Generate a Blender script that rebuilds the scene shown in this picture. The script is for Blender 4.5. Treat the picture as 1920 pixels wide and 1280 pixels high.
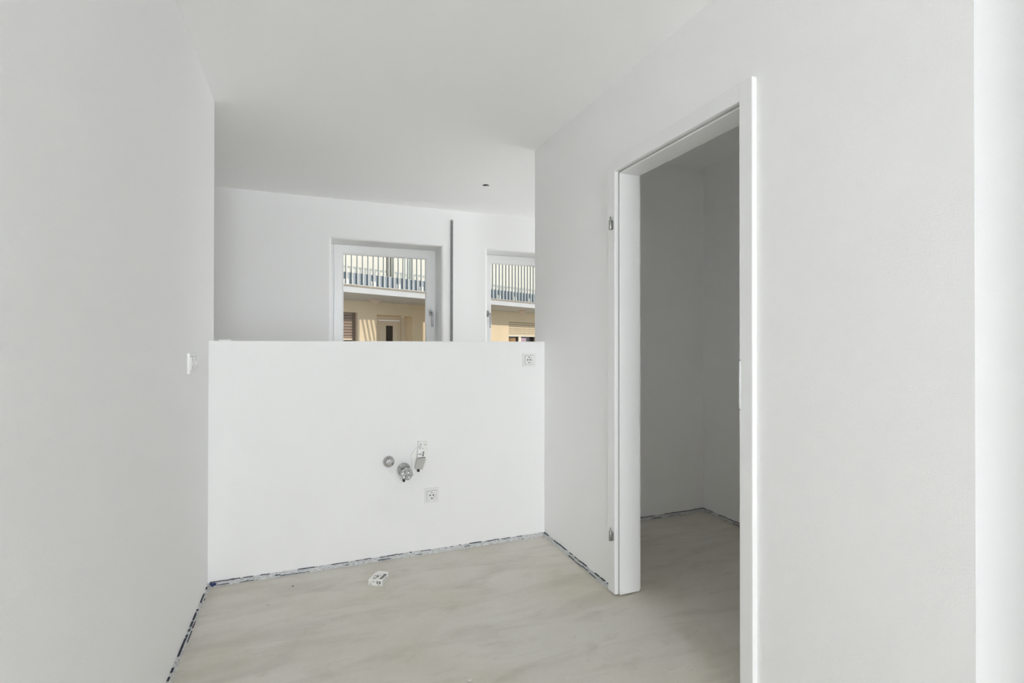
import bpy, bmesh, math, random
from mathutils import Vector, Matrix

for _o in list(bpy.data.objects):
    bpy.data.objects.remove(_o)
S = bpy.context.scene
COL = S.collection

# ------------------------------------------------------------------ measures
H = 1.22                                   # eye height
XL, XR = -.4655, 1.3977                    # faces of the two side walls
YH, TH, ZH = 2.9406, .1487, 1.2338         # low partition: front face, thickness, height
YE = YH + TH                               # back face of partition, end of side walls
YW, ZC = 4.767, 2.5032                     # window wall, ceiling
YC = .681                                  # outside corner of the right-hand wall
RT = .11                                   # thickness of the right-hand wall
F_PX, YAW, PITCH, ROLL = 955.5568, .38, .0044, .0007

# ------------------------------------------------------------------ camera
cam_d = bpy.data.cameras.new('camera')
cam_d.sensor_width = 36.0
cam_d.lens = F_PX * 36.0 / 1920.0
cam_d.clip_start = .02
cam = bpy.data.objects.new('camera', cam_d)
COL.objects.link(cam)
_f = Vector((math.sin(YAW) * math.cos(PITCH), math.cos(YAW) * math.cos(PITCH), math.sin(PITCH)))
_r = Vector((math.cos(YAW), -math.sin(YAW), 0))
_u = _r.cross(_f)
_rr = _r * math.cos(ROLL) + _u * math.sin(ROLL)
_uu = -_r * math.sin(ROLL) + _u * math.cos(ROLL)
cam.matrix_world = Matrix(((_rr.x, _uu.x, -_f.x, 0), (_rr.y, _uu.y, -_f.y, 0), (_rr.z, _uu.z, -_f.z, H), (0, 0, 0, 1)))
S.camera = cam

# ------------------------------------------------------------------ world, sun, daylight at the windows, exposure
world = bpy.data.worlds.new('sky')
S.world = world
world.use_nodes = True
wb = world.node_tree.nodes['Background']
wb.inputs['Color'].default_value = (.86, .93, 1.0, 1)
wb.inputs['Strength'].default_value = 1.3

FH = math.radians(62.5)                    # heading of the house front across the way
FT = Vector((math.sin(FH), math.cos(FH), 0))
FN = Vector((FT.y, -FT.x, 0))              # faces us
DF, DW = -11.376, -13.378                  # planes of its balcony edge and of its wall

sun_d = bpy.data.lights.new('sun_offscreen', 'SUN')
sun_d.energy = 2.4
sun_d.angle = math.radians(1.0)
sun_d.color = (1.0, .83, .69)
sun = bpy.data.objects.new('sun_offscreen', sun_d)
COL.objects.link(sun)
_d = (-FN * 2.0 - FT * 1.2 + Vector((0, 0, -.56))).normalized()
sun.rotation_euler = _d.to_track_quat('-Z', 'Y').to_euler()


def area(name, loc, d, sx, sy, power, color=(1, 1, 1)):
    l = bpy.data.lights.new(name, 'AREA')
    l.shape = 'RECTANGLE'
    l.size, l.size_y = sx, sy
    l.energy = power
    l.color = color
    o = bpy.data.objects.new(name, l)
    COL.objects.link(o)
    o.location = loc
    o.rotation_euler = Vector(d).to_track_quat('-Z', 'Z').to_euler()
    return o


area('window_behind_offscreen', (.35, -5.47, 1.225), (0, 1, 0), 1.2, 2.15, 126, (.885, .936, 1.0))
area('window_right_offscreen', (4.97, 3.93, 1.3), (-1, 0, 0), 1.4, 2.0, 43, (.915, .955, 1.0))

vs = S.view_settings
vs.view_transform = 'Standard'
vs.look = 'None'
vs.gamma = 1.0
vs.exposure = 0.0
vs.use_curve_mapping = False
S.cycles.diffuse_bounces = 20
S.cycles.max_bounces = 22
S.cycles.transparent_max_bounces = 12
S.cycles.caustics_refractive = False
S.cycles.caustics_reflective = False
S.cycles.use_light_tree = False
S.cycles.sample_clamp_indirect = 6.0


# ------------------------------------------------------------------ materials
def srgb(r, g, b):
    f = lambda c: (c / 255 / 12.92) if c / 255 <= .04045 else ((c / 255 + .055) / 1.055) ** 2.4
    return (f(r), f(g), f(b), 1)


def mat(name, col, rough=.6, metal=0.0, spec=.5, bump=None, vary=None):
    m = bpy.data.materials.new(name)
    m.use_nodes = True
    nt = m.node_tree
    b = nt.nodes['Principled BSDF']
    b.inputs['Base Color'].default_value = col
    b.inputs['Roughness'].default_value = rough
    b.inputs['Metallic'].default_value = metal
    b.inputs['Specular IOR Level'].default_value = spec
    tc = nt.nodes.new('ShaderNodeTexCoord')
    if vary:
        sc, amt = vary
        n = nt.nodes.new('ShaderNodeTexNoise')
        n.inputs['Scale'].default_value = sc
        n.inputs['Detail'].default_value = 1
        nt.links.new(tc.outputs['Object'], n.inputs['Vector'])
        r = nt.nodes.new('ShaderNodeValToRGB')
        r.color_ramp.elements[0].position = .3
        r.color_ramp.elements[1].position = .7
        r.color_ramp.elements[0].color = tuple(c * (1 - amt) for c in col[:3]) + (1,)
        r.color_ramp.elements[1].color = tuple(min(1, c * (1 + amt)) for c in col[:3]) + (1,)
        nt.links.new(n.outputs['Fac'], r.inputs['Fac'])
        nt.links.new(r.outputs['Color'], b.inputs['Base Color'])
    if bump:
        sc, st, dist = bump
        n = nt.nodes.new('ShaderNodeTexNoise')
        n.inputs['Scale'].default_value = sc
        n.inputs['Detail'].default_value = 1
        nt.links.new(tc.outputs['Object'], n.inputs['Vector'])
        bp = nt.nodes.new('ShaderNodeBump')
        bp.inputs['Strength'].default_value = st
        bp.inputs['Distance'].default_value = dist
        nt.links.new(n.outputs['Fac'], bp.inputs['Height'])
        nt.links.new(bp.outputs['Normal'], b.inputs['Normal'])
    return m


M = {}
M['wall'] = mat('wall_paint', (.912, .912, .912, 1), .85, spec=.2, bump=(230, .24, .003))
M['ceiling'] = mat('ceiling_paint', (.95, .95, .95, 1), .9, spec=.15, bump=(150, .05, .002))
M['lacquer'] = mat('door_lacquer', (.87, .872, .872, 1), .35, spec=.4, bump=(60, .02, .001))
M['pvc'] = mat('window_pvc', (.87, .872, .872, 1), .3, spec=.45, bump=(80, .02, .001))
M['plastic'] = mat('socket_plastic', (.86, .86, .855, 1), .3, bump=(200, .02, .0005))
M['seal'] = mat('door_seal', (.42, .42, .40, 1), .7, bump=(120, .05, .001))
M['black'] = mat('black_part_hole_shade', (.012, .012, .012, 1), .6, vary=(90, .2))
M['chrome'] = mat('chrome', (.55, .55, .55, 1), .10, 1.0, vary=(40, .05))
M['steel'] = mat('brushed_steel', (.38, .38, .37, 1), .32, 1.0, vary=(60, .12))
M['rail'] = mat('grey_rail', srgb(122, 122, 121), .5, .1, vary=(30, .1))
M['card'] = mat('carton', (.89, .89, .865, 1), .6, vary=(25, .03))
M['card_in'] = mat('carton_inside', (.52, .51, .48, 1), .8, vary=(25, .05))
M['ink'] = mat('print_ink', (.05, .045, .05, 1), .6, vary=(400, .25))
M['ink_grey'] = mat('print_ink_grey', (.30, .30, .30, 1), .6, vary=(400, .2))
M['copper'] = mat('wire_copper', (.30, .12, .05, 1), .4, 1.0, vary=(60, .1))
M['outlet_box'] = mat('outlet_box_plastic', (.05, .05, .05, 1), .6, vary=(60, .1))
M['wire'] = mat('wire_sleeve', (.85, .85, .83, 1), .5, vary=(60, .1))
M['crumb'] = mat('plaster_crumb', (.70, .69, .66, 1), .9, bump=(300, .4, .002))
M['ridge'] = mat('screed_ridge', (.60, .58, .54, 1), .8, bump=(300, .4, .002))
M['grit'] = mat('dark_grit', (.05, .045, .04, 1), .9, vary=(300, .3))


def floor_material():
    m = bpy.data.materials.new('screed')
    m.use_nodes = True
    nt = m.node_tree
    L = nt.links
    b = nt.nodes['Principled BSDF']
    tc = nt.nodes.new('ShaderNodeTexCoord')

    def noise(scale, detail, rough, stretch, rot=0.0, dist=0.0):
        mp = nt.nodes.new('ShaderNodeMapping')
        mp.inputs['Scale'].default_value = stretch
        mp.inputs['Rotation'].default_value = (0, 0, rot)
        L.new(tc.outputs['Object'], mp.inputs['Vector'])
        n = nt.nodes.new('ShaderNodeTexNoise')
        n.inputs['Scale'].default_value = scale
        n.inputs['Detail'].default_value = detail
        n.inputs['Roughness'].default_value = rough
        n.inputs['Distortion'].default_value = dist
        L.new(mp.outputs['Vector'], n.inputs['Vector'])
        return n

    def ramp(n, p0, p1, c0, c1):
        r = nt.nodes.new('ShaderNodeValToRGB')
        r.color_ramp.elements[0].position = p0
        r.color_ramp.elements[1].position = p1
        r.color_ramp.elements[0].color = c0
        r.color_ramp.elements[1].color = c1
        L.new(n.outputs['Fac'], r.inputs['Fac'])
        return r

    def mix(kind, fac, a, c):
        x = nt.nodes.new('ShaderNodeMix')
        x.data_type = 'RGBA'
        x.blend_type = kind
        x.inputs['Factor'].default_value = fac
        L.new(a, x.inputs['A'])
        L.new(c, x.inputs['B'])
        return x.outputs['Result']

    base = ramp(noise(1.6, 5, .6, (1, 1, 1), 0, .6), .3, .72, (.625, .588, .505, 1), (.712, .694, .650, 1))
    streak = ramp(noise(2.1, 5, .62, (.7, 3.0, 1), .30, .8), .34, .52, (.84, .82, .81, 1), (1, 1, 1, 1))
    blot = ramp(noise(4.3, 4, .6, (1, 2.2, 1), .3, .4), .30, .43, (.86, .83, .825, 1), (1, 1, 1, 1))
    fine = ramp(noise(55, 4, .65, (1, 1, 1)), .3, .7, (.95, .95, .95, 1), (1.0, 1.0, 1.0, 1))
    spots = ramp(noise(21, 2, .5, (1, 1, 1)), .20, .25, (.7, .68, .66, 1), (1, 1, 1, 1))
    c = mix('MULTIPLY', .75, base.outputs['Color'], streak.outputs['Color'])
    c = mix('MULTIPLY', .7, c, blot.outputs['Color'])
    c = mix('MULTIPLY', 1.0, c, fine.outputs['Color'])
    c = mix('MULTIPLY', .8, c, spots.outputs['Color'])
    L.new(c, b.inputs['Base Color'])
    rg = ramp(noise(1.1, 4, .6, (1, 1.5, 1), .3, .4), .3, .7, (.36, .36, .36, 1), (.60, .60, .60, 1))
    L.new(rg.outputs['Color'], b.inputs['Roughness'])
    b.inputs['Specular IOR Level'].default_value = .5
    bp = nt.nodes.new('ShaderNodeBump')
    bp.inputs['Strength'].default_value = .12
    bp.inputs['Distance'].default_value = .003
    L.new(noise(24, 5, .6, (1, 1, 1)).outputs['Fac'], bp.inputs['Height'])
    L.new(bp.outputs['Normal'], b.inputs['Normal'])
    return m


M['floor'] = floor_material()


def foam_material():
    m = bpy.data.materials.new('edge_foam')
    m.use_nodes = True
    nt = m.node_tree
    L = nt.links
    b = nt.nodes['Principled BSDF']
    b.inputs['Roughness'].default_value = .9
    tc = nt.nodes.new('ShaderNodeTexCoord')
    mp = nt.nodes.new('ShaderNodeMapping')
    mp.inputs['Scale'].default_value = (1, 1, 2.2)
    L.new(tc.outputs['Object'], mp.inputs['Vector'])
    n = nt.nodes.new('ShaderNodeTexNoise')
    n.inputs['Scale'].default_value = 75
    n.inputs['Detail'].default_value = 5
    n.inputs['Roughness'].default_value = .7
    L.new(mp.outputs['Vector'], n.inputs['Vector'])
    r = nt.nodes.new('ShaderNodeValToRGB')
    e = r.color_ramp.elements
    e[0].position, e[0].color = .30, (.06, .07, .10, 1)
    e[1].position, e[1].color = .37, (.40, .41, .43, 1)
    k = e.new(.50)
    k.color = (.62, .63, .63, 1)
    k = e.new(.66)
    k.color = (.80, .81, .82, 1)
    L.new(n.outputs['Fac'], r.inputs['Fac'])
    L.new(r.outputs['Color'], b.inputs['Base Color'])
    bp = nt.nodes.new('ShaderNodeBump')
    bp.inputs['Strength'].default_value = .6
    bp.inputs['Distance'].default_value = .003
    L.new(n.outputs['Fac'], bp.inputs['Height'])
    L.new(bp.outputs['Normal'], b.inputs['Normal'])
    return m


M['foam'] = foam_material()
M['tear_and_shade'] = mat('membrane_and_gap_shade', (.022, .028, .045, 1), .8, vary=(120, .5))
M['blue'] = mat('blue_membrane', (.018, .038, .13, 1), .7, vary=(160, .4))


def glass_material(name, tint, refl=.05):
    m = bpy.data.materials.new(name)
    m.use_nodes = True
    nt = m.node_tree
    nt.nodes.clear()
    out = nt.nodes.new('ShaderNodeOutputMaterial')
    t = nt.nodes.new('ShaderNodeBsdfTransparent')
    t.inputs['Color'].default_value = tint
    g = nt.nodes.new('ShaderNodeBsdfGlossy')
    g.inputs['Roughness'].default_value = .02
    fr = nt.nodes.new('ShaderNodeFresnel')
    fr.inputs['IOR'].default_value = 1.12
    mx = nt.nodes.new('ShaderNodeMixShader')
    nt.links.new(fr.outputs['Fac'], mx.inputs['Fac'])
    nt.links.new(t.outputs['BSDF'], mx.inputs[1])
    nt.links.new(g.outputs['BSDF'], mx.inputs[2])
    nt.links.new(mx.outputs['Shader'], out.inputs['Surface'])
    return m


M['glass'] = glass_material('window_glass', (.96, .975, .97, 1))
m = bpy.data.materials.new('hall_window_glass')
m.use_nodes = True
_b = m.node_tree.nodes['Principled BSDF']
_b.inputs['Transmission Weight'].default_value = 1.0
_b.inputs['Roughness'].default_value = .05
_b.inputs['Base Color'].default_value = (.9, .95, .95, 1)
M['obscure'] = m


def film_material():
    m = bpy.data.materials.new('clear_film')
    m.use_nodes = True
    nt = m.node_tree
    b = nt.nodes['Principled BSDF']
    b.inputs['Base Color'].default_value = (.62, .62, .61, 1)
    b.inputs['Metallic'].default_value = .55
    b.inputs['Roughness'].default_value = .16
    tc = nt.nodes.new('ShaderNodeTexCoord')
    v = nt.nodes.new('ShaderNodeTexVoronoi')
    v.inputs['Scale'].default_value = 38
    nt.links.new(tc.outputs['Object'], v.inputs['Vector'])
    bp = nt.nodes.new('ShaderNodeBump')
    bp.inputs['Strength'].default_value = .8
    bp.inputs['Distance'].default_value = .008
    nt.links.new(v.outputs['Distance'], bp.inputs['Height'])
    nt.links.new(bp.outputs['Normal'], b.inputs['Normal'])
    return m


M['film'] = film_material()
# the house across the way
M['beige'] = mat('beige_render', srgb(232, 217, 190), .9, bump=(60, .15, .004), vary=(1.2, .04))
M['cream'] = mat('cream_render', srgb(221, 219, 208), .9, bump=(60, .15, .004), vary=(1.0, .02))
M['concrete'] = mat('balcony_concrete', srgb(192, 195, 198), .85, vary=(2.0, .04))
M['ledge'] = mat('balcony_ledge', srgb(150, 142, 130), .8, vary=(5, .1))
M['bar'] = mat('railing_steel', srgb(150, 156, 158), .45, .3, vary=(6, .06))
M['panel'] = mat('blue_grey_panel', srgb(148, 161, 172), .5, vary=(3, .06))
M['bracket'] = mat('white_bracket', srgb(240, 238, 230), .5, vary=(9, .03))
M['shutter_brown'] = mat('shutter_taupe', srgb(150, 134, 122), .55, vary=(8, .05))
M['shutter_cream'] = mat('shutter_cream', srgb(214, 202, 178), .55, vary=(8, .05))
M['shutter_white'] = mat('shutter_rail', srgb(240, 236, 222), .5, vary=(8, .03))
M['guide'] = mat('shutter_guide', srgb(120, 104, 92), .6, vary=(8, .06))
M['cream_door'] = mat('cream_door_paint', srgb(222, 210, 190), .45, vary=(4, .02))
M['dark_pane'] = mat('dark_pane', (.035, .033, .036, 1), .08, spec=.6, vary=(2, .3))
M['pale_pane'] = mat('pale_blind', srgb(196, 204, 202), .5, vary=(4, .04))
M['mauve'] = mat('mauve_curtain', srgb(190, 168, 190), .8, vary=(14, .08))
M['amber'] = mat('amber_reflection', srgb(150, 120, 80), .8, vary=(5, .35))
M['lamp_glass'] = mat('opal_glass', srgb(205, 190, 178), .35, vary=(9, .03))
M['paving'] = mat('yard_paving', srgb(176, 168, 156), .9, vary=(2, .1))


# ------------------------------------------------------------------ mesh helpers
def link(o, parent=None):
    COL.objects.link(o)
    if parent is not None:
        o.parent = parent
    return o


def empty(name, loc=(0, 0, 0), rot=(0, 0, 0)):
    o = bpy.data.objects.new(name, None)
    o.empty_display_size = .05
    o.location = loc
    o.rotation_euler = rot
    return link(o)


def tag(o, label=None, cat=None, group=None, kind=None):
    if label:
        o['label'] = label
    if cat:
        o['category'] = cat
    if group:
        o['group'] = group
    if kind:
        o['kind'] = kind
    return o


def fin(name, bm, m, parent=None, smooth=False):
    me = bpy.data.meshes.new(name)
    bmesh.ops.recalc_face_normals(bm, faces=bm.faces[:])
    if smooth:
        for f in bm.faces:
            f.smooth = True
    bm.to_mesh(me)
    bm.free()
    me.materials.append(m)
    o = bpy.data.objects.new(name, me)
    link(o, parent)
    if smooth:
        try:
            me.set_sharp_from_angle(angle=math.radians(40))
        except Exception:
            pass
    return o


def add_box(bm, x0, x1, y0, y1, z0, z1, bev=0, seg=1):
    r = bmesh.ops.create_cube(bm, size=1)
    vs_ = r['verts']
    for v in vs_:
        v.co = Vector(((x0 + x1) / 2 + v.co.x * (x1 - x0), (y0 + y1) / 2 + v.co.y * (y1 - y0), (z0 + z1) / 2 + v.co.z * (z1 - z0)))
    if bev:
        es = {e for v in vs_ for e in v.link_edges}
        bmesh.ops.bevel(bm, geom=list(es), offset=bev, segments=seg, profile=.5, affect='EDGES')
    return vs_


def box(name, m, x0, x1, y0, y1, z0, z1, parent=None, bev=0, seg=1):
    bm = bmesh.new()
    add_box(bm, x0, x1, y0, y1, z0, z1, bev, seg)
    return fin(name, bm, m, parent)


def add_lathe(bm, prof, origin, axis, n=32, closed_ends=True):
    """profile of (radius, height along axis)"""
    a = Vector(axis).normalized()
    q = a.to_track_quat('Z', 'Y')
    rings = []
    for r, h in prof:
        if r < 1e-6:
            rings.append([bm.verts.new(Vector(origin) + a * h)])
        else:
            rings.append([bm.verts.new(Vector(origin) + q @ Vector((r * math.cos(2 * math.pi * i / n), r * math.sin(2 * math.pi * i / n), h))) for i in range(n)])
    for A, B in zip(rings, rings[1:]):
        for i in range(n):
            j = (i + 1) % n
            if len(A) == 1 and len(B) == 1:
                continue
            if len(A) == 1:
                bm.faces.new((A[0], B[i], B[j]))
            elif len(B) == 1:
                bm.faces.new((A[i], A[j], B[0]))
            else:
                bm.faces.new((A[i], A[j], B[j], B[i]))
    if closed_ends:
        for R in (rings[0], rings[-1]):
            if len(R) > 1:
                try:
                    bm.faces.new(R)
                except ValueError:
                    pass


def lathe(name, m, prof, origin, axis, parent=None, n=32):
    bm = bmesh.new()
    add_lathe(bm, prof, origin, axis, n)
    return fin(name, bm, m, parent, smooth=True)


def add_tube(bm, pts, r, n=8):
    pts = [Vector(p) for p in pts]
    rings = []
    for i, p in enumerate(pts):
        d = (pts[min(i + 1, len(pts) - 1)] - pts[max(i - 1, 0)]).normalized()
        q = d.to_track_quat('Z', 'Y')
        rings.append([bm.verts.new(p + q @ Vector((r * math.cos(2 * math.pi * k / n), r * math.sin(2 * math.pi * k / n), 0))) for k in range(n)])
    for A, B in zip(rings, rings[1:]):
        best = min(range(n), key=lambda s: (A[0].co - B[s].co).length)
        for k in range(n):
            j = (k + 1) % n
            bm.faces.new((A[k], A[j], B[(j + best) % n], B[(k + best) % n]))
    for R in (rings[0], rings[-1]):
        bm.faces.new(R)


def tube(name, m, pts, r, parent=None, n=8):
    bm = bmesh.new()
    add_tube(bm, pts, r, n)
    return fin(name, bm, m, parent, smooth=True)


def wall_holes(name, m, u0, u1, z0, z1, holes, place, bev=.0, seg=3, parent=None):
    """a wall panel in (u, z) with rectangular holes; place(u, z, d) with d = 0 front, 1 back; front hole edges rounded"""
    us = sorted({u0, u1, *[h[0] for h in holes], *[h[1] for h in holes]})
    zs = sorted({z0, z1, *[h[2] for h in holes], *[h[3] for h in holes]})
    bm = bmesh.new()
    V = {}

    def v(i, k, d):
        if (i, k, d) not in V:
            V[(i, k, d)] = bm.verts.new(place(us[i], zs[k], d))
        return V[(i, k, d)]

    def solid(i, k):
        if i < 0 or k < 0 or i >= len(us) - 1 or k >= len(zs) - 1:
            return False
        uc, zc = (us[i] + us[i + 1]) / 2, (zs[k] + zs[k + 1]) / 2
        return not any(h[0] < uc < h[1] and h[2] < zc < h[3] for h in holes)

    rim = []
    for i in range(len(us) - 1):
        for k in range(len(zs) - 1):
            if not solid(i, k):
                continue
            for d in (0, 1):
                bm.faces.new((v(i, k, d), v(i + 1, k, d), v(i + 1, k + 1, d), v(i, k + 1, d)))
            for (a, b, ni, nk) in (((i, k), (i + 1, k), i, k - 1), ((i, k + 1), (i + 1, k + 1), i, k + 1), ((i, k), (i, k + 1), i - 1, k), ((i + 1, k), (i + 1, k + 1), i + 1, k)):
                if not solid(ni, nk):
                    bm.faces.new((v(*a, 0), v(*b, 0), v(*b, 1), v(*a, 1)))
                    inside = 0 <= ni < len(us) - 1 and 0 <= nk < len(zs) - 1
                    if inside:
                        rim.append((v(*a, 0), v(*b, 0)))
    if bev:
        es = [e for e in (bm.edges.get(p) for p in rim) if e]
        bmesh.ops.bevel(bm, geom=es, offset=bev, segments=seg, profile=.5, affect='EDGES')
    return fin(name, bm, m, parent)


def struct(o, label=None):
    o['kind'] = 'structure'
    if label:
        o['label'] = label
    return o


# pixel of the photograph -> point on a plane (distance always from the plane touched)
def ray(u, v):
    return (_f + _rr * ((u - 960) / F_PX) - _uu * ((v - 640) / F_PX))


def on(u, v, n, d):
    r = ray(u, v)
    n = Vector(n)
    c = Vector((0, 0, H))
    return c + r * ((d - n.dot(c)) / n.dot(r))


# ------------------------------------------------------------------ shell of the rooms
XO, X5 = -3.2, 5.0
Y0 = -5.5
fl = struct(box('floor', M['floor'], XO - .2, X5 + .2, Y0 - .2, YW + .3, -.12, 0), 'smooth grey beige cement screed floor with streaks')
_c = on(911, 347, (0, 0, 1), ZC)
struct(wall_holes('ceiling', M['ceiling'], XO - .2, X5 + .2, Y0 - .2, YW + .4, [(_c.x - .0255, _c.x + .0255, _c.y - .0255, _c.y + .0255)],
                  lambda u, z, d: Vector((u, z, ZC + .25 * d))), 'plain white ceiling')
struct(box('wall_left', M['wall'], XL - .2, XL, Y0, YE, 0, ZC, bev=.003, seg=2), 'white painted side wall with a double socket')
wp = struct(box('wall_partition', M['wall'], XL - .01, XR + .01, YH, YE, 0, ZH, bev=.003, seg=2), 'waist high white partition wall with pipe outlets')
struct(wall_holes('wall_right', M['wall'], YC, YE, 0, ZC, [(1.318, 2.128, -.01, 2.078)],
                  lambda u, z, d: Vector((XR + RT * d, u, max(0, z)))), 'white rough painted wall around the doorway')
struct(box('wall_corner', M['wall'], XR + RT, 4.0, YC, YC + .115, 0, ZC), 'bright white wall returning past the doorway')
struct(box('wall_storage_back', M['wall'], XR + RT, X5, YH, YE, 0, ZC), 'white back wall of the dark store room')
struct(box('wall_storage_side', M['wall'], 2.68, 2.80, YC + .115, YH, 0, ZC), 'white side wall of the dark store room')
SW = (-2.7, -.3, .25, 2.33)
struct(wall_holes('wall_hall_right', M['wall'], Y0, YC, 0, ZC, [SW], lambda u, z, d: Vector((4.0 + .2 * d, u, z)), bev=.01))
struct(box('wall_added_shade', M['wall'], 1.30, 1.45, Y0, -.70, 0, ZC, bev=.003, seg=2))  # unseen wall added to shade the wall return past the doorway
struct(box('wall_living_near', M['wall'], XO, XL - .2, YH, YE, 0, ZC))
struct(wall_holes('wall_living_left', M['wall'], YH, YW, 0, ZC, [(3.2, 4.65, .25, 2.33)], lambda u, z, d: Vector((XO - .2 * d, u, z)), bev=.01))
LW = (3.2, 4.65, .25, 2.33)
struct(wall_holes('wall_living_right', M['wall'], YE, YW, 0, ZC, [LW], lambda u, z, d: Vector((X5 + .2 * d, u, z)), bev=.01))
HW = (-.3, 1.0, .10, 2.35)
struct(wall_holes('wall_behind', M['wall'], XL - .2, 4.15, 0, ZC, [HW], lambda u, z, d: Vector((u, Y0 - .2 * d, z)), bev=.01))
W1 = (.187, 1.180, .88, 2.150)
W2 = (1.640, 2.633, .88, 2.150)
struct(wall_holes('wall_window', M['wall'], XO - .15, X5 + .2, 0, ZC, [W1, W2], lambda u, z, d: Vector((u, YW + .40 * d, z)), bev=.022, seg=5),
       'white far wall with two window recesses')

# little ridge of plaster left on top of the low wall
_p = on(410, 637, (0, 1, 0), YH + .05)
_q = on(433, 637, (0, 1, 0), YH + .05)
bm = bmesh.new()
add_box(bm, _p.x, _q.x, YH + .03, YH + .08, ZH - .001, ZH + .006, .002)
fin('plaster_ridge', bm, M['wall'], wp)


# ------------------------------------------------------------------ windows
def window(name, W, hinge_right, label):
    yf = YW + .25                                        # room side of the sash
    root = struct(empty(name, (W[0], yf, W[2])), label)
    ox, oy, oz = W[0], yf, W[2]

    def B(n, m, x0, x1, y0, y1, z0, z1, par, bev=.002, seg=2):
        return box(n, m, x0 - ox, x1 - ox, y0 - oy, y1 - oy, z0 - oz, z1 - oz, par, bev, seg)

    def ring(n, m, x0, x1, z0, z1, wl, wr, wb, wt, y0, y1, par, bev=.003):
        bm = bmesh.new()
        o_ = [(x0, z0), (x1, z0), (x1, z1), (x0, z1)]
        i_ = [(x0 + wl, z0 + wb), (x1 - wr, z0 + wb), (x1 - wr, z1 - wt), (x0 + wl, z1 - wt)]
        vv = {}
        for d, y in ((0, y0), (1, y1)):
            for k in range(4):
                vv[('o', k, d)] = bm.verts.new((o_[k][0] - ox, y - oy, o_[k][1] - oz))
                vv[('i', k, d)] = bm.verts.new((i_[k][0] - ox, y - oy, i_[k][1] - oz))
        for k in range(4):
            j = (k + 1) % 4
            for d in (0, 1):
                bm.faces.new((vv[('o', k, d)], vv[('o', j, d)], vv[('i', j, d)], vv[('i', k, d)]))
            for t_ in 'oi':
                bm.faces.new((vv[(t_, k, 0)], vv[(t_, j, 0)], vv[(t_, j, 1)], vv[(t_, k, 1)]))
        if bev:
            es = [bm.edges.get((vv[(t_, k, 0)], vv[(t_, (k + 1) % 4, 0)])) for t_ in 'oi' for k in range(4)]
            bmesh.ops.bevel(bm, geom=es, offset=bev, segments=2, profile=.5, affect='EDGES')
        return fin(n, bm, m, par)

    e = .013
    ring('window_frame', M['pvc'], W[0] - .02, W[1] + .02, W[2] - .02, W[3] + .02, .075, .075, .075, .075, yf + .018, yf + .085, root)
    a, b = (.030, .003) if hinge_right is False else (.003, .030)
    a += .04 if hinge_right else 0
    b += .008 if not hinge_right else 0
    sx0, sx1, sz0, sz1 = W[0] + a, W[1] - b, W[2] + .03, W[3] - .004
    sash = ring('sash', M['pvc'], sx0, sx1, sz0, sz1, .080, .080, .085, .080, yf, yf + .07, root, .004)
    ring('glazing_bead', M['pvc'], sx0 + .078, sx1 - .078, sz0 + .083, sz1 - .078, .010, .010, .010, .010, yf + .006, yf + .03, sash, .003)
    B('window_pane', M['glass'], sx0 + .085, sx1 - .085, yf + .03, yf + .034, sz0 + .09, sz1 - .085, sash, 0)
    # hinge covers
    hx = sx1 + .004 if hinge_right else sx0 - .020
    for z in (sz1 - .075, sz0 + .01):
        B('hinge_cover', M['pvc'], hx, hx + .014, yf - .012, yf + .02, z, z + .068, root, .003)
    # lever handle with rosette
    cx = sx1 - .048 if not hinge_right else sx0 + .044
    cz = 1.532
    bm = bmesh.new()
    prof = []
    for k in range(25):
        t_ = 2 * math.pi * k / 24
        prof.append((cx + .0145 * math.cos(t_) - ox, cz + .0145 * math.sin(t_) + (.019 if math.sin(t_) >= 0 else -.019) - oz))
    prof = prof[:-1]
    A = [bm.verts.new((x, yf - oy, z)) for x, z in prof]
    C_ = [bm.verts.new((x, yf - .010 - oy, z)) for x, z in prof]
    for k in range(24):
        bm.faces.new((A[k], A[(k + 1) % 24], C_[(k + 1) % 24], C_[k]))
    bm.faces.new(C_)
    bm.faces.new(A)
    h = fin('handle', bm, M['steel'], root)
    tube('lever', M['steel'], [(cx - ox, yf - .008 - oy, cz - oz), (cx - ox, yf - .036 - oy, cz - oz), (cx + .003 - ox, yf - .046 - oy, cz + .002 - oz),
                              (cx + .014 - ox, yf - .05 - oy, cz - .002 - oz), (cx + .017 - ox, yf - .05 - oy, cz - .02 - oz), (cx + .017 - ox, yf - .05 - oy, cz - .148 - oz)], .0085, h, 12)
    B('window_sill', M['pvc'], W[0] - .02, W[1] + .02, YW - .03, yf + .05, W[2] - .025, W[2], root, .004)
    return root


window('window_1', W1, False, 'white plastic window with its lever handle on the right stile')
window('window_2', W2, True, 'white plastic window with its lever handle on the left stile')


def plain_window(name, axis, W, pos, sg, label):
    root = struct(empty(name, (0, 0, 0)), label)

    def B(n, m, u0, u1, d0, d1, z0, z1):
        if axis == 'y':
            return box(n, m, u0, u1, pos + d0, pos + d1, z0, z1, root, .002)
        return box(n, m, pos + d0, pos + d1, u0, u1, z0, z1, root, .002)

    d0, d1 = sorted((sg * .07, sg * .14))
    for u in (W[0], (W[0] + W[1]) / 2 - .05, W[1] - .1):
        B('frame_stile', M['pvc'], u, u + .1, d0, d1, W[2], W[3])
    for z in (W[2], W[3] - .1):
        B('frame_rail', M['pvc'], W[0] + .1, W[1] - .1, d0, d1, z, z + .1)
    g0, g1 = sorted((sg * .10, sg * .106))
    for a, b in ((W[0] + .1, (W[0] + W[1]) / 2 - .05), ((W[0] + W[1]) / 2 + .05, W[1] - .1)):
        B('window_pane', M['obscure'], a, b, g0, g1, W[2] + .1, W[3] - .1)


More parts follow.
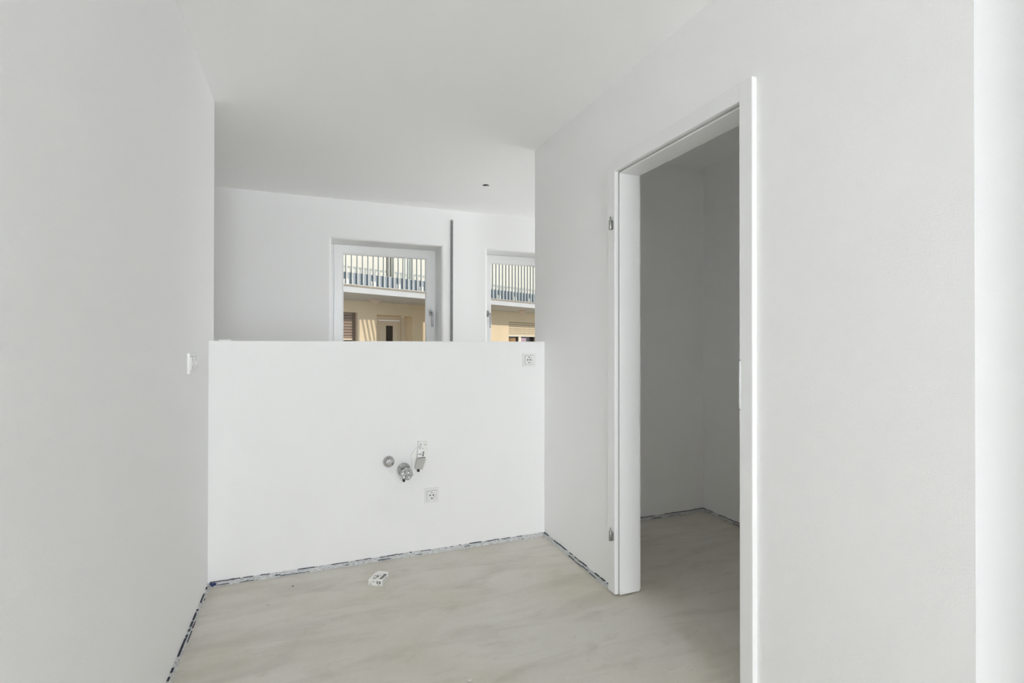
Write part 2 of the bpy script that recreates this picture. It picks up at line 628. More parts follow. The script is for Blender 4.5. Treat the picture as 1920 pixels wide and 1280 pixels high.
plain_window('window_3', 'y', HW, Y0, -1, 'glazed garden door of the hall')
plain_window('window_4', 'x', LW, X5, 1, 'side window of the living room')
plain_window('added_window_5', 'x', SW, 4.0, 1, 'added unseen window of the side room')  # unseen window, made up as a place for side daylight
plain_window('added_window_6', 'x', LW, XO, -1, 'added unseen far side window of the living room')  # also made up, an added opening for daylight from the far side

# ------------------------------------------------------------------ doorway
CP = .020                                   # casing stands proud of the wall
YN, YF_, ZT = 1.339, 2.108, 2.058           # rebate edges
door = struct(empty('door_1', (XR, (YN + YF_) / 2, 0)), 'white lacquered door frame without a door leaf')
dx, dy = XR, (YN + YF_) / 2


def D(n, m, x0, x1, y0, y1, z0, z1, par=None, bev=.0025, seg=2):
    return box(n, m, x0 - dx, x1 - dx, y0 - dy, y1 - dy, z0, z1, par or door, bev, seg)


G = .007                                    # the frame ends just above the bare screed
for side in (0, 1):
    xa, xb = (XR - CP, XR + .002) if side == 0 else (XR + RT - .002, XR + RT + CP)
    D('casing', M['lacquer'], xa, xb, YN - .055, YN, G, ZT + .060)
    D('casing', M['lacquer'], xa, xb, YF_, YF_ + .060, G, ZT + .060)
    D('casing_head', M['lacquer'], xa, xb, YN - .0, YF_ + .0, ZT, ZT + .060)
ST, SX = .012, 1.4005                       # stop and where it begins
D('jamb', M['lacquer'], XR - CP + .001, XR + RT + CP - .012, YF_ - .0015, YF_ + .020, G, ZT + .02)
D('jamb', M['lacquer'], XR - CP + .001, XR + RT + CP - .012, YN - .020, YN + .0015, G, ZT + .02)
D('head_jamb', M['lacquer'], XR - CP + .001, XR + RT + CP - .012, YN, YF_, ZT - .0015, ZT + .02)
D('door_stop', M['lacquer'], SX, XR + RT + CP - .014, YF_ - ST, YF_ + .002, G - .001, ZT, bev=.003)
D('door_stop', M['lacquer'], SX, XR + RT + CP - .014, YN - .002, YN + ST, G - .001, ZT, bev=.003)
D('head_stop', M['lacquer'], SX, XR + RT + CP - .014, YN, YF_, ZT - ST, ZT + .002, bev=.003)
D('seal', M['seal'], SX - .004, SX + .001, YF_ - .006, YF_ + .001, G, ZT - .004, bev=.001)
D('seal', M['seal'], SX - .004, SX + .001, YN - .001, YN + .006, G, ZT - .004, bev=.001)
D('seal', M['seal'], SX - .004, SX + .001, YN + .006, YF_ - .006, ZT - .007, ZT + .001, bev=.001)
for z in (1.776, .262):
    hy, hx = 2.129, XR - CP - .011
    bm = bmesh.new()
    add_lathe(bm, [(.0, 0), (.006, 0), (.0075, .003), (.0075, .043), (.006, .047), (0, .047)], (hx - dx, hy - dy, z), (0, 0, 1), 16)
    h = fin('hinge', bm, M['steel'], door, True)
    lathe('hinge_pin', M['steel'], [(0, 0), (.0035, 0), (.0035, .016), (.0025, .018), (0, .018)], (hx - dx, hy - dy, z + .046), (0, 0, 1), h, 12)
    box('hinge_leaf', M['steel'], hx + .002 - dx, XR - CP + .001 - dx, hy - .008 - dy, hy - .003 - dy, z + .003, z + .044, h)
    for zz in (z + .008, z + .034):
        tube('hinge_bolt', M['steel'], [(hx + .003 - dx, hy - .004 - dy, zz), (hx + .006 - dx, hy - .012 - dy, zz)], .0032, h, 8)
D('strike_plate', M['steel'], XR - CP - .0015, SX - .006, YN - .0065, YN + .0025, .992, 1.167, bev=.002)
D('strike_lip', M['plastic'], XR - CP - .0025, XR - CP, YN - .0050, YN - .0005, .998, 1.161, bev=.0005)

# ------------------------------------------------------------------ torn edge strip of the screed
rnd = random.Random(4)


def edge_strip(name, a, b, nrm, label, blue_at=None, seed=1):
    """a -> b along the wall foot, nrm points into the room"""
    R = random.Random(seed)
    a, b, nrm = Vector((*a, 0)), Vector((*b, 0)), Vector((*nrm, 0))
    L_ = (b - a).length
    t_ = (b - a).normalized()
    N = max(6, int(L_ / .012))
    bm = bmesh.new()
    rows = []
    for i in range(N + 1):
        p = a + t_ * (L_ * i / N)
        h_ = .021 + R.uniform(-.002, .0025)
        w = .0085 + R.uniform(-.0015, .0015)
        rows.append([bm.verts.new(p + Vector((0, 0, -.003))), bm.verts.new(p + Vector((0, 0, h_ + .001))),
                     bm.verts.new(p + nrm * (w * .75) + Vector((0, 0, h_))), bm.verts.new(p + nrm * w + Vector((0, 0, h_ * .55 + R.uniform(-.002, .002)))),
                     bm.verts.new(p + nrm * (w + R.uniform(0, .004)) + Vector((0, 0, -.003)))])
    for A, B in zip(rows, rows[1:]):
        for k in range(4):
            bm.faces.new((A[k], A[k + 1], B[k + 1], B[k]))
    for R_ in (rows[0], rows[-1]):
        bm.faces.new(R_)
    o = struct(fin(name, bm, M['foam'], None), label)
    # upper flecks paint the gap's shade under the plaster, lower ones are torn membrane
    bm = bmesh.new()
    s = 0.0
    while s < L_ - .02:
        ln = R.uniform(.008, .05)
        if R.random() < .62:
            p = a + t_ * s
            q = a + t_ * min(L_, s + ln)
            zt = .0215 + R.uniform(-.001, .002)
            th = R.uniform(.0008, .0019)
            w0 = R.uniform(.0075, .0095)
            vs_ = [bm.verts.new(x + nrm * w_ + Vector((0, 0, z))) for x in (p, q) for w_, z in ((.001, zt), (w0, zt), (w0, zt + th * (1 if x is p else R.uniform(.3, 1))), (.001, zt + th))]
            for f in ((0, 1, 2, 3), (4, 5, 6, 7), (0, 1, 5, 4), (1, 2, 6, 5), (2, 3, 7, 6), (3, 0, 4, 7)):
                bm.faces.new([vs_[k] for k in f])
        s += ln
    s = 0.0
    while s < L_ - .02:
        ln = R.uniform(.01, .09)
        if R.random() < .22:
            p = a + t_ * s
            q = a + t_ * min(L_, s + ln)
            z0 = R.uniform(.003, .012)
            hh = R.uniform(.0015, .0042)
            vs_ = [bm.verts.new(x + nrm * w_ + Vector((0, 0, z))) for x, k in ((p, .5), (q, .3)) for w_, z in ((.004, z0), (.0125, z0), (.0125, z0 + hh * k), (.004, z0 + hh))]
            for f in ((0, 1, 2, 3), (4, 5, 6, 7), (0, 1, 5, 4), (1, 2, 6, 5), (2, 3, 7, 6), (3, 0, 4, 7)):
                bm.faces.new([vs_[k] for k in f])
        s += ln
    c = fin('membrane_and_gap_shade', bm, M['tear_and_shade'], o)
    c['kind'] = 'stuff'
    c['label'] = 'dark torn membrane flecks and painted gap shade'
    if blue_at is not None:
        bm = bmesh.new()
        for k in range(5):
            p = a + t_ * (blue_at + R.uniform(0, .026))
            vs_ = add_box(bm, -.007, .007, -.005, .005, -.0035, .0035)
            bmesh.ops.rotate(bm, verts=vs_, cent=(0, 0, 0), matrix=Matrix.Rotation(R.uniform(-1, 1), 3, (nrm.x, nrm.y, .3)))
            bmesh.ops.translate(bm, verts=vs_, vec=p + nrm * .007 + Vector((0, 0, R.uniform(.006, .018))))
        c = fin('blue_scrap', bm, M['blue'], o)
        c['kind'] = 'stuff'
        c['label'] = 'scrap of blue membrane in the corner'
    return o


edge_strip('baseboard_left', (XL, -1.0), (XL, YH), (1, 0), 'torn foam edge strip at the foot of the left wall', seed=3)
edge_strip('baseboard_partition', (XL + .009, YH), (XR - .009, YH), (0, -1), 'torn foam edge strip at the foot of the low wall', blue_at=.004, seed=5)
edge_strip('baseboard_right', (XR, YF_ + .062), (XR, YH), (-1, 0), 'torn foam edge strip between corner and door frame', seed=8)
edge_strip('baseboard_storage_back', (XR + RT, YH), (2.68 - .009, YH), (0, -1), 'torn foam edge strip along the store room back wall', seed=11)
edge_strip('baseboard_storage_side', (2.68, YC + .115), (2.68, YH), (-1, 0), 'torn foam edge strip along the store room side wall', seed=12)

# scratch marks standing up in the screed by the doorway
bm = bmesh.new()
for pts in ([(1253, 1260), (1268, 1256), (1271, 1253), (1283, 1251)], [(1288, 1254), (1297, 1248), (1300, 1250), (1318, 1239)], [(1291, 1257), (1302, 1253)], [(1285, 1271), (1289, 1273)]):
    add_tube(bm, [on(u, v, (0, 0, 1), 0) + Vector((0, 0, .0003)) for u, v in pts], .0008, 5)
o = fin('screed_ridge', bm, M['ridge'], fl)
o['label'] = 'pale raised scratch in the screed'


# ------------------------------------------------------------------ sockets
def socket_parts(root, cx, w=.085, gangs=1):
    """local frame: x along the wall, y out of the wall (negative), z up; centre at origin"""
    W_ = w + .071 * (gangs - 1)
    # frame as a ring
    bm = bmesh.new()
    n = gangs
    x0, x1 = -W_ / 2, W_ / 2
    bm.free()
    hs = [((-(n - 1) / 2 + g) * .071 - .0291, (-(n - 1) / 2 + g) * .071 + .0291, -.0291, .0291) for g in range(n)]
    wall_holes('cover_frame', M['plastic'], x0, x1, -w / 2, w / 2, hs, lambda u, z, d: Vector((u, -.0095 + .010 * d, z)), bev=.0015, seg=2, parent=root)
    for g in range(n):
        c = (-(n - 1) / 2 + g) * .071
        bm = bmesh.new()
        N = 48
        half = .0275
        outer, inner, deep, oback = [], [], [], []
        for k in range(N):
            t_ = 2 * math.pi * k / N
            s = half / max(abs(math.cos(t_)), abs(math.sin(t_)))
            outer.append(bm.verts.new((c + s * math.cos(t_), -.0125, s * math.sin(t_))))
            oback.append(bm.verts.new((c + s * math.cos(t_), -.008, s * math.sin(t_))))
            inner.append(bm.verts.new((c + .0195 * math.cos(t_), -.0125, .0195 * math.sin(t_))))
            deep.append(bm.verts.new((c + .0185 * math.cos(t_), -.0045, .0185 * math.sin(t_))))
        for k in range(N):
            j = (k + 1) % N
            bm.faces.new((outer[k], outer[j], inner[j], inner[k]))
            bm.faces.new((inner[k], inner[j], deep[j], deep[k]))
            bm.faces.new((outer[k], outer[j], oback[j], oback[k]))
        bm.faces.new(deep)
        ins = fin('socket_insert', bm, M['plastic'], root)
        box('socket_box', M['seal'], c - .0296, c + .0296, -.004, -.0005, -.0296, .0296, root)
        for s in (-1, 1):
            lathe('pin_hole_shade', M['black'], [(0, 0), (.0040, 0), (.0040, .0012), (0, .0012)], (c + s * .0095, -.0040, 0), (0, -1, 0), ins, 14)  # black disc paints in the shade of a deep hole
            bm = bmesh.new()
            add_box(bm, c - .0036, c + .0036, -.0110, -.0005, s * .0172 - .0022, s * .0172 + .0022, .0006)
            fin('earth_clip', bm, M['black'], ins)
        lathe('centre_screw', M['steel'], [(0, 0), (.0022, 0), (.0022, .001), (0, .001)], (c, -.0040, 0), (0, -1, 0), ins, 10)


# wells are sunk into the wall face: cut a shallow box behind each is not needed, the insert is a raised dish
def socket(name, loc, rz, gangs, label, cat='socket'):
    r = tag(empty(name, loc, (0, 0, rz)), label, cat)
    socket_parts(r, 0, gangs=gangs)
    return r


_a = on(992, 674.5, (0, 1, 0), YH - .006)
socket('wall_socket', (_a.x, YH, _a.z), 0, 1, 'single white socket just under the top of the low wall')
_a = on(809.5, 928, (0, 1, 0), YH - .006)
socket('wall_socket', (_a.x, YH, _a.z), 0, 1, 'single white socket low down below the hanging carton')
_a = on(361.5, 680.5, (1, 0, 0), XL + .006)
socket('double_wall_socket', (XL, _a.y, _a.z), math.radians(90), 2, 'white double socket in one frame on the left wall')

# ------------------------------------------------------------------ pipe outlets on the low wall
_a = on(729.5, 866, (0, 1, 0), YH - .012)
o = tag(empty('pipe_rosette', (_a.x, YH, _a.z)), 'round chrome rosette with a plugged water outlet', 'pipe cover')
lathe('rosette', M['chrome'], [(.033, 0), (.033, .002), (.031, .008), (.024, .016), (.016, .020), (.0155, .022), (0, .022)], (0, 0, 0), (0, -1, 0), o, 40)
lathe('plug', M['chrome'], [(.013, 0), (.013, .012), (.0115, .015), (.006, .015), (.005, .011), (0, .011)], (0, 0, -.0), (0, -1, 0), o, 6).location = (0, -.020, 0)

_a = on(757, 880, (0, 1, 0), YH)
o = tag(empty('waste_pipe', (_a.x, YH, _a.z)), 'chrome waste pipe stub sticking out, its end wrapped in film', 'pipe')
lathe('flange', M['chrome'], [(.039, 0), (.039, .003), (.036, .010), (.029, .016), (.027, .017), (.027, .030), (0, .030)], (0, 0, 0), (0, -1, 0), o, 40)
lathe('pipe', M['steel'], [(.0255, 0), (.0255, .080), (.022, .080), (.022, .072), (0, .072)], (0, -.02, 0), (0, -1, 0), o, 40)
bm = bmesh.new()
add_lathe(bm, [(.0265, .060), (.0285, .066), (.0300, .075), (.0315, .092), (.0320, .108), (.0300, .118), (.024, .122), (.015, .117), (.006, .121), (0, .118)], (0, 0, 0), (0, -1, 0), 44, False)
R = random.Random(9)
for v in bm.verts:
    k = math.atan2(v.co.z, v.co.x)
    s = 1 + .07 * math.sin(5 * k + v.co.y * 90) + R.uniform(-.05, .05)
    v.co.x *= s
    v.co.z *= s
    v.co.y += R.uniform(-.003, .003)
fin('plastic_wrap', bm, M['film'], o, False)['label'] = 'crumpled clear film over the pipe end'
lathe('wrap_tie', M['black'], [(.029, 0), (.031, .001), (.031, .004), (.029, .005)], (0, -.066, 0), (0, -1, 0), o, 30)
bm = bmesh.new()
_vs = add_box(bm, -.006, .006, -.118, -.092, -.040, -.026, .002)
fin('tie_end', bm, M['black'], o).location = (-.018, 0, 0)


# ------------------------------------------------------------------ printed cartons
def marks(name, m, rects, place, parent, lift=.0003):
    """flat print: rects in (u0,u1,v0,v1) mapped by place(u,v,lift)"""
    bm = bmesh.new()
    for (u0, u1, v0, v1) in rects:
        lo = [bm.verts.new(place(u, v, 0)) for u, v in ((u0, v0), (u1, v0), (u1, v1), (u0, v1))]
        hi = [bm.verts.new(place(u, v, lift)) for u, v in ((u0, v0), (u1, v0), (u1, v1), (u0, v1))]
        bm.faces.new(hi)
        bm.faces.new(lo)
        for k in range(4):
            bm.faces.new((lo[k], lo[(k + 1) % 4], hi[(k + 1) % 4], hi[k]))
    o_ = fin(name, bm, m, parent)
    o_['kind'] = 'stuff'
    return o_


def text_rows(u0, u1, v0, rows, dv, h_, seed):
    R = random.Random(seed)
    out = []
    for r_ in range(rows):
        u = u0
        while u < u1:
            w = R.uniform(.0012, .0042)
            if u + w > u1:
                break
            out.append((u, u + w, v0 - r_ * dv, v0 - r_ * dv + h_))
            u += w + R.uniform(.0007, .0016)
    return out


def ring_rects(cx, cy, r, n, s, a0=0, a1=6.283):
    return [(cx + r * math.cos(a0 + (a1 - a0) * k / n) - s, cx + r * math.cos(a0 + (a1 - a0) * k / n) + s,
             cy + r * math.sin(a0 + (a1 - a0) * k / n) - s, cy + r * math.sin(a0 + (a1 - a0) * k / n) + s) for k in range(n)]


# small box lying on the floor: its near edge A-B and side edge B-C are read off the floor
A_, B_, C_ = (on(u, v, (0, 0, 1), 0) for u, v in ((690.6, 1096.6), (715.6, 1098.8), (733.2, 1083.8)))
w_ = (B_ - A_).length
ang = math.atan2((B_ - A_).y, (B_ - A_).x)
l_ = (C_ - B_).length
hb = .029
o = tag(empty('small_carton', A_, (0, 0, ang)), 'small white printed carton lying on the screed floor', 'box')
bm = bmesh.new()
vs_ = add_box(bm, 0, w_, 0, l_, 0, hb)
for v in vs_:                                   # the far end is pressed in and the lid sags
    if v.co.y > l_ * .5:
        v.co.x *= .96
        if v.co.z > hb * .5:
            v.co.z -= .002
bmesh.ops.bevel(bm, geom=bm.edges[:], offset=.0012, segments=2, profile=.5, affect='EDGES')
fin('carton_body', bm, M['card'], o)
bm = bmesh.new()
add_box(bm, .004, w_ * .9, l_ - .001, l_ + .014, hb - .004, hb - .0025)
fl_ = fin('lid_flap', bm, M['card'], o)
topz = lambda u, v, e: Vector((u, v, hb - .002 * (v / l_) ** 1.0 + e + .0002))
marks('label_bar', M['ink'], [(w_ * .74, w_ * .93, l_ * .16, l_ * .80)], topz, o, .0004)
marks('label_bar_text', M['card'], [(w_ * .82, w_ * .86, l_ * (.22 + .06 * k), l_ * (.25 + .06 * k)) for k in range(8)], topz, o, .0007)
marks('picture_print', M['ink'], ring_rects(w_ * .45, l_ * .55, w_ * .17, 20, .0011, .3, 5.4) + [(w_ * .36, w_ * .52, l_ * .50, l_ * .56), (w_ * .40, w_ * .46, l_ * .28, l_ * .50),
      (w_ * .26, w_ * .42, l_ * .22, l_ * .26), (w_ * .26, w_ * .29, l_ * .14, l_ * .26), (w_ * .40, w_ * .43, l_ * .12, l_ * .26), (w_ * .26, w_ * .42, l_ * .11, l_ * .14), (w_ * .50, w_ * .60, l_ * .36, l_ * .40)], topz, o)
marks('fine_print', M['ink_grey'], [(w_ * .16, w_ * .19, l_ * .35, l_ * .62), (w_ * .22, w_ * .24, l_ * .40, l_ * .56), (w_ * .55, w_ * .66, l_ * .80, l_ * .83)], topz, o)
front = lambda u, v, e: Vector((u, -e, v))
marks('barcode', M['ink'], [(w_ * .62 + .0013 * k * 1.25, w_ * .62 + .0013 * k * 1.25 + (.0009 if k % 3 else .0013), hb * .32, hb * .84) for k in range(5)] +
      [(w_ * .78 + .0013 * k * 1.2, w_ * .78 + .0013 * k * 1.2 + (.0008 if k % 2 else .0012), hb * .32, hb * .84) for k in range(7)], front, o)
marks('front_print', M['ink'], [(w_ * .14, w_ * .21, hb * .12, hb * .28), (w_ * .72, w_ * .77, hb * .10, hb * .24)] + ring_rects(w_ * .17, hb * .52, .0045, 10, .0006), front, o)
marks('front_fine_print', M['ink_grey'], text_rows(w_ * .30, w_ * .56, hb * .74, 2, hb * .16, hb * .08, 3) + text_rows(w_ * .80, w_ * .95, hb * .12, 1, hb * .16, hb * .08, 5), front, o)
side = lambda u, v, e: Vector((w_ * (1 - .04 * (u / l_)) + e + .0004, u, v))
marks('side_print', M['ink_grey'], text_rows(l_ * .06, l_ * .72, hb * .66, 1, .008, hb * .12, 8) + text_rows(l_ * .06, l_ * .85, hb * .34, 1, .008, hb * .12, 10), side, o)

# carton hung over the valve on the wall
_a = on(776, 880, (0, 1, 0), YH - .03)
px = 1 / 306.0
o = tag(empty('hanging_carton', (_a.x, YH, _a.z)), 'white printed carton hanging on the low wall beside the pipe', 'box')
lean = lambda x, z: x + .165 * z                    # the carton leans to the right towards the top
bm = bmesh.new()


def slab(bm, pts, y0, y1, tap=0):
    n = len(pts)
    A = [bm.verts.new((x, -y0, z)) for x, z in pts]
    B = [bm.verts.new((x, -(y1 - tap * (z / .16)), z)) for x, z in pts]
    bm.faces.new(A)
    bm.faces.new(B)
    for k in range(n):
        bm.faces.new((A[k], A[(k + 1) % n], B[(k + 1) % n], B[k]))


slab(bm, [(lean(.010, .060), .060), (lean(.062, .060), .056), (lean(.052, .158), .150), (lean(.002, .158), .158)], .001, .036, .006)
bmesh.ops.bevel(bm, geom=bm.edges[:], offset=.001, segments=1, affect='EDGES')
fin('carton_body', bm, M['card'], o)
bm = bmesh.new()
slab(bm, [(.006, .002), (.050, -.004), (lean(.062, .058), .058), (lean(.009, .062), .062)], .024, .030)
fin('front_flap', bm, M['card_in'], o)['label'] = 'unprinted grey flap'
bm = bmesh.new()
slab(bm, [(-.006, .010), (.004, .018), (.020, .066), (.021, .122), (-.014, .078)], .004, .010)
fin('side_flap', bm, M['card'], o)
bm = bmesh.new()
add_box(bm, .020, .033, -.031, -.018, -.016, .001, .002)
fin('tip', bm, M['black'], o)['label'] = 'black tip below the carton'
fr = lambda u, v, e: Vector((lean(u, v), -(.036 - .006 * v / .16) - e - .0002, v))
marks('logo_print', M['ink_grey'], ring_rects(.016, .132, .010, 16, .0010, 1.2, 5.2) + [(.012, .014, .118, .148), (.019, .021, .122, .142), (.010, .024, .115, .117)], fr, o)
marks('print_block', M['ink'], [(.035, .043, .072, .079), (.035, .043, .081, .087), (.035, .043, .089, .095), (.035, .043, .0965, .099)], fr, o)
marks('arrow_print', M['ink'], [(.012, .030, .084, .0865)] + ring_rects(.025, .085, .005, 10, .0009) + [(.010, .014, .0835, .087)], fr, o)
marks('headline_print', M['ink'], text_rows(.011, .058, .062, 1, .008, .0055, 21), fr, o)
marks('headline_rule', M['ink'], [(.013, .056, .0605, .0625)], fr, o)
marks('small_print', M['ink_grey'], text_rows(.036, .050, .136, 1, .006, .004, 5) + text_rows(.028, .040, .116, 1, .006, .003, 15), fr, o)

# ------------------------------------------------------------------ grey rail on the far wall, ceiling outlet, crumbs
o = tag(empty('wall_rail', (1.277, YW, 0)), 'slim upright grey metal rail between the two windows', 'rail')
bm = bmesh.new()
add_box(bm, -.011, .011, -.014, .0005, .002, 2.398, .002, 2)
fin('rail_profile', bm, M['rail'], o)
bm = bmesh.new()
add_box(bm, -.0125, .0125, -.016, .0005, 2.396, 2.408, .002, 2)
fin('end_cap', bm, M['seal'], o)

_a = on(911, 347, (0, 0, 1), ZC)
o = tag(empty('ceiling_outlet', (_a.x, _a.y, ZC)), 'round lamp outlet with bare wires in the ceiling', 'ceiling outlet')
bm = bmesh.new()
add_lathe(bm, [(.0245, -.001), (.0245, .055), (0, .055)], (0, 0, 0), (0, 0, 1), 28, False)
fin('outlet_box', bm, M['outlet_box'], o, True)
bm = bmesh.new()
add_lathe(bm, [(.0245, 0), (.0385, 0), (.0385, .002), (.0245, .002), (.0245, 0)], (0, 0, .0003), (0, 0, -1), 28, False)
fin('outlet_rim', bm, M['plastic'], o, True)
tube('wire', M['wire'], [(-.006, .004, 0), (-.004, .0, -.006), (.004, -.008, -.009), (.012, -.012, -.007)], .0045, o)
tube('wire', M['wire'], [(.014, .010, 0), (.018, .006, -.005), (.020, -.004, -.008), (.026, -.010, -.006)], .004, o)
tube('wire', M['black'], [(-.016, -.010, 0), (-.012, -.014, -.005), (-.002, -.018, -.007)], .0035, o)

for (u, v, r, m_, lab) in ((549, 1099, .0035, 'grit', 'tiny dark grit crumb on the floor near the low wall'), (881, 1276, .0055, 'crumb', 'pale plaster crumb alone in the middle of the screed')):
    p = on(u, v, (0, 0, 1), 0)
    bm = bmesh.new()
    bmesh.ops.create_icosphere(bm, subdivisions=2, radius=r)
    R = random.Random(u)
    for q in bm.verts:
        q.co *= R.uniform(.75, 1.15)
        q.co.z *= .55
        q.co.x *= 1.4
    o = fin('floor_crumb', bm, M[m_], None)
    o.location = p + Vector((0, 0, r * .4))
    tag(o, lab, 'crumb')

# ------------------------------------------------------------------ the house across the way
GZ = -.12
fx = FN * DW
FM = Matrix(((FT.x, FN.x, 0, fx.x), (FT.y, FN.y, 0, fx.y), (0, 0, 1, GZ), (0, 0, 0, 1)))   # local: x along the front, y towards us, z up from the yard
bld = empty('apartment_house')
bld.matrix_world = FM
tag(bld, 'beige house across the yard with a railed balcony above its entrance', 'building')
OV = DF - DW                                 # depth of the balcony
zz = lambda z: z - GZ


def HB(n, m, s0, s1, y0, y1, z0, z1, par=None, bev=0):
    return box(n, m, s0, s1, y0, y1, zz(z0), zz(z1), par or bld, bev)


S0, S1 = 1.0, 22.0
ZSO = 2.5
wall_holes('ground_floor_wall', M['beige'], S0, S1, zz(GZ), zz(ZSO), [(7.0, 8.494, zz(.9), zz(2.143)), (9.149, 10.540, zz(GZ) - .01, zz(2.115)), (15.337, 17.25, zz(.9), zz(2.103))],
           lambda u, z, d: Vector((u, -.45 * d, max(0, z))), parent=bld)
wall_holes('upper_wall', M['cream'], S0, S1, zz(ZSO), zz(6.6), [(9.504, 9.774, zz(3.325), zz(4.9)), (10.16, 10.50, zz(3.325), zz(4.9))], lambda u, z, d: Vector((u, -.45 * d, z)), parent=bld)
HB('balcony_slab', M['concrete'], S0, S1, 0, OV, ZSO, 2.655, bev=.006)
HB('drip_ledge', M['ledge'], S0, S1, OV - .12, OV + .015, 2.655, 2.690)

rail = HB('balcony_railing', M['bar'], S0, S1, OV - .06, OV, 4.0, 4.04)
rail['label'] = 'upright bar railing of the balcony'
HB('bottom_rail', M['bar'], 5.2, 19.8, OV - .035, OV - .005, 2.695, 2.712, rail)
pitch, s_first = .1585, 6.911
bar_me = None
n0 = -10
for k in range(n0, 78):
    s = s_first + pitch * k if k <= 16 else s_first + pitch * 16 + (k - 16) * .1655
    if bar_me is None:
        b0 = HB('railing_bar', M['bar'], -.012, .012, OV - .048, OV, 2.70, 4.01, rail)
        bar_me = b0.data
        b0.location.x = s
    else:
        c = bpy.data.objects.new('railing_bar', bar_me)
        link(c, rail)
        c.location.x = s
s = 5.4
k = 0
while s < 19.5:
    HB('infill_panel', M['panel'], s, s + 1.58, OV - .068, OV - .056, 2.722, 3.010, rail)
    s += 1.60
brk = None
for k in range(16):
    s = 6.052 + .794 * k + (.0 if k < 5 else .03 * (k - 4))
    if brk is None:
        brk = HB('rail_bracket', M['bracket'], .012, .146, OV - .054, OV - .040, 2.706, 2.838, rail)
        dot = lathe('bolt', M['ledge'], [(0, 0), (.016, 0), (.013, .007), (0, .008)], (.085, OV - .0405, zz(2.775)), (0, 1, 0), None, 10)
        dot.parent = rail
        brk.location.x = s
        dot.location.x = s
    else:
        c = bpy.data.objects.new('rail_bracket', brk.data)
        link(c, rail)
        c.location.x = s
        c = bpy.data.objects.new('bolt', dot.data)
        link(c, rail)
        c.location.x = s


def shutter(s0, s1, z0, zt, rec, m_, gm, rail_m):
    sh = HB('shutter_window', gm, s1 - .09, s1, -rec - .02, -rec + .03, .9, zt)
    HB('guide_rail', gm, s0, s0 + .05, -rec - .02, -rec + .03, .9, zt, sh)
    n = int((zt - .03 - z0) / .0855)
    me = None
    for k in range(n + 1):
        z = z0 + .012 + k * .0855
        if me is None:
            bm = bmesh.new()
            pts = [(-.012, 0), (.004, .004), (.013, .028), (.014, .050), (.006, .074), (-.012, .080)]
            A = [bm.verts.new((s0 + .05, y, q)) for y, q in pts]
            B = [bm.verts.new((s1 - .09, y, q)) for y, q in pts]
            bm.faces.new(A)
            bm.faces.new(B)
            for i in range(len(pts)):
                j = (i + 1) % len(pts)
                bm.faces.new((A[i], A[j], B[j], B[i]))
            c = fin('shutter_slat', bm, m_, sh)
            me = c.data
        else:
            c = bpy.data.objects.new('shutter_slat', me)
            link(c, sh)
        c.location = (0, -rec, zz(z))
    HB('bottom_slat', rail_m, s0 + .05, s1 - .09, -rec - .014, -rec + .016, z0 - .045, z0 + .010, sh)
    HB('window_back', M['dark_pane'], s0, s1, -rec - .16, -rec - .15, .9, zt, sh)
    return sh


sh1 = shutter(7.0, 8.494, 1.366, 2.143, .14, M['shutter_brown'], M['guide'], M['shutter_cream'])
sh1['label'] = 'closed taupe roller shutter'
sh2 = shutter(15.337, 17.25, 1.56, 2.103, .10, M['shutter_cream'], M['shutter_cream'], M['shutter_white'])
sh2['label'] = 'half lowered cream roller shutter'
HB('mullion', M['shutter_white'], 16.15, 16.30, -.22, -.16, .9, 1.57, sh2)
HB('curtain_and_reflection', M['amber'], 15.45, 16.05, -.245, -.235, .9, 1.45, sh2)  # amber panel paints the brown reflection on the glass
HB('curtain_and_reflection', M['mauve'], 16.36, 16.72, -.245, -.235, .9, 1.46, sh2)

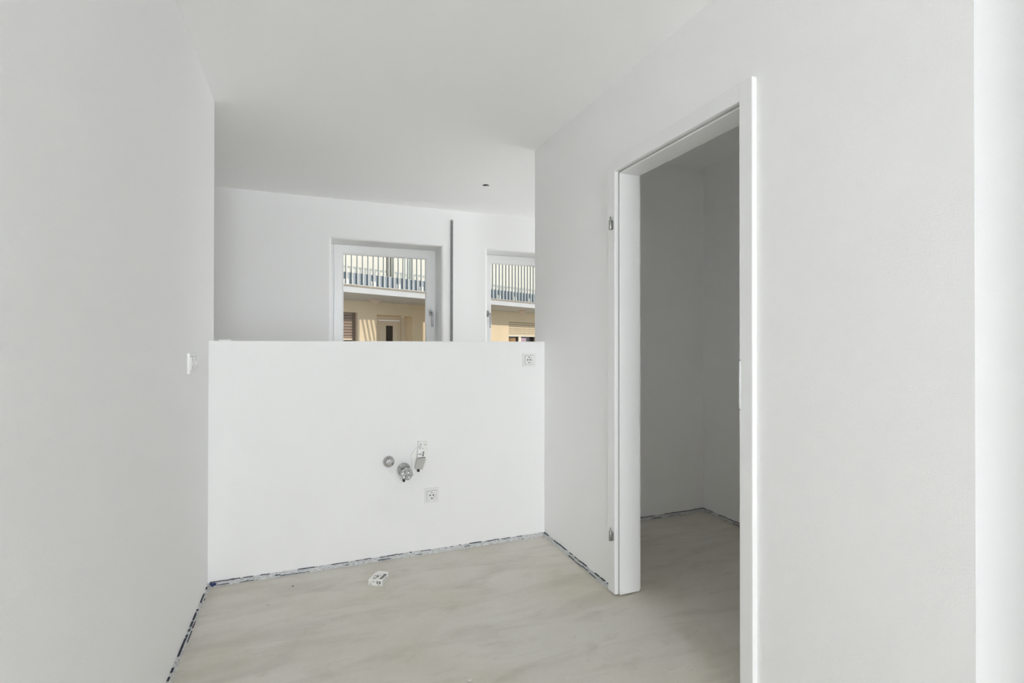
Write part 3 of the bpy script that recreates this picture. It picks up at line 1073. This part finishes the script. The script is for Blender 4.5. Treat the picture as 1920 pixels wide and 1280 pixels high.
RC = .35
dr = HB('entrance_door', M['cream_door'], 9.46, 10.335, -RC - .06, -RC, GZ + .02, 1.962, bev=.01)
dr['label'] = 'cream entrance door with a dark glazed strip'
HB('door_frame', M['cream_door'], 9.33, 9.46, -RC - .08, -RC + .02, GZ, 2.10, dr, .008)
HB('door_frame', M['cream_door'], 10.345, 10.54, -RC - .08, -RC + .02, GZ, 2.10, dr, .008)
HB('door_frame', M['cream_door'], 9.46, 10.345, -RC - .08, -RC + .02, 1.972, 2.115, dr, .008)
HB('frame_joint', M['cream_door'], 10.42, 10.435, -RC + .018, -RC + .024, GZ, 2.06, dr)
HB('glazed_strip', M['dark_pane'], 9.752, 10.006, -RC - .004, -RC + .006, .3, 1.797, dr)
for a, b in ((9.49, 9.735), (10.02, 10.30)):
    HB('door_panel', M['cream_door'], a, b, -RC - .002, -RC + .010, .2, 1.90, dr, .006)

uw = HB('upper_window', M['dark_pane'], 9.504, 9.774, -.20, -.18, 3.325, 4.9)
HB('window_mullion', M['bracket'], 9.655, 9.700, -.19, -.12, 3.325, 4.9, uw)
uw = HB('upper_window', M['pale_pane'], 10.16, 10.50, -.12, -.10, 3.325, 4.9)
HB('window_mullion', M['bracket'], 10.30, 10.335, -.11, -.06, 3.325, 4.9, uw)
for s, y in ((8.56, .79), (15.03, .98)):
    bm = bmesh.new()
    add_lathe(bm, [(.0, 0), (.165, 0), (.17, .012), (.165, .022), (.150, .045), (.11, .095), (.05, .120), (0, .123)], (s, y, zz(ZSO)), (0, 0, -1), 28)
    fin('porch_lamp', bm, M['lamp_glass'], bld, True)

# unseen screen added at the porch edge to block and stripe the sun
scr = HB('sun_stripe_screen', M['cream_door'], 10.72, 12.10, OV - .085, OV - .06, GZ + .05, 2.5)
scr['label'] = 'added solid and slatted screen shaping the sun patch'
for a in (9.64, 10.66, 12.06):
    HB('screen_post', M['bar'], a, a + .06, OV - .10, OV - .04, GZ, 2.5, scr)
for k in range(7):
    bm = bmesh.new()
    x = 9.78 + .15 * k
    A = [(x, zz(2.5)), (x + .055, zz(2.5)), (x + .055 + .34, zz(.9)), (x + .34, zz(.9))]
    A = [(min(max(a, 9.70), 10.66), z) for a, z in A]
    lo = [bm.verts.new((a, OV - .075, z)) for a, z in A]
    hi = [bm.verts.new((a, OV - .06, z)) for a, z in A]
    bm.faces.new(lo)
    bm.faces.new(hi)
    for i in range(4):
        bm.faces.new((lo[i], lo[(i + 1) % 4], hi[(i + 1) % 4], hi[i]))
    fin('screen_slat', bm, M['bar'], scr)

struct(box('ground', M['paving'], -30, 40, YW + .35, 45, GZ - .2, GZ), 'paved yard between the houses')
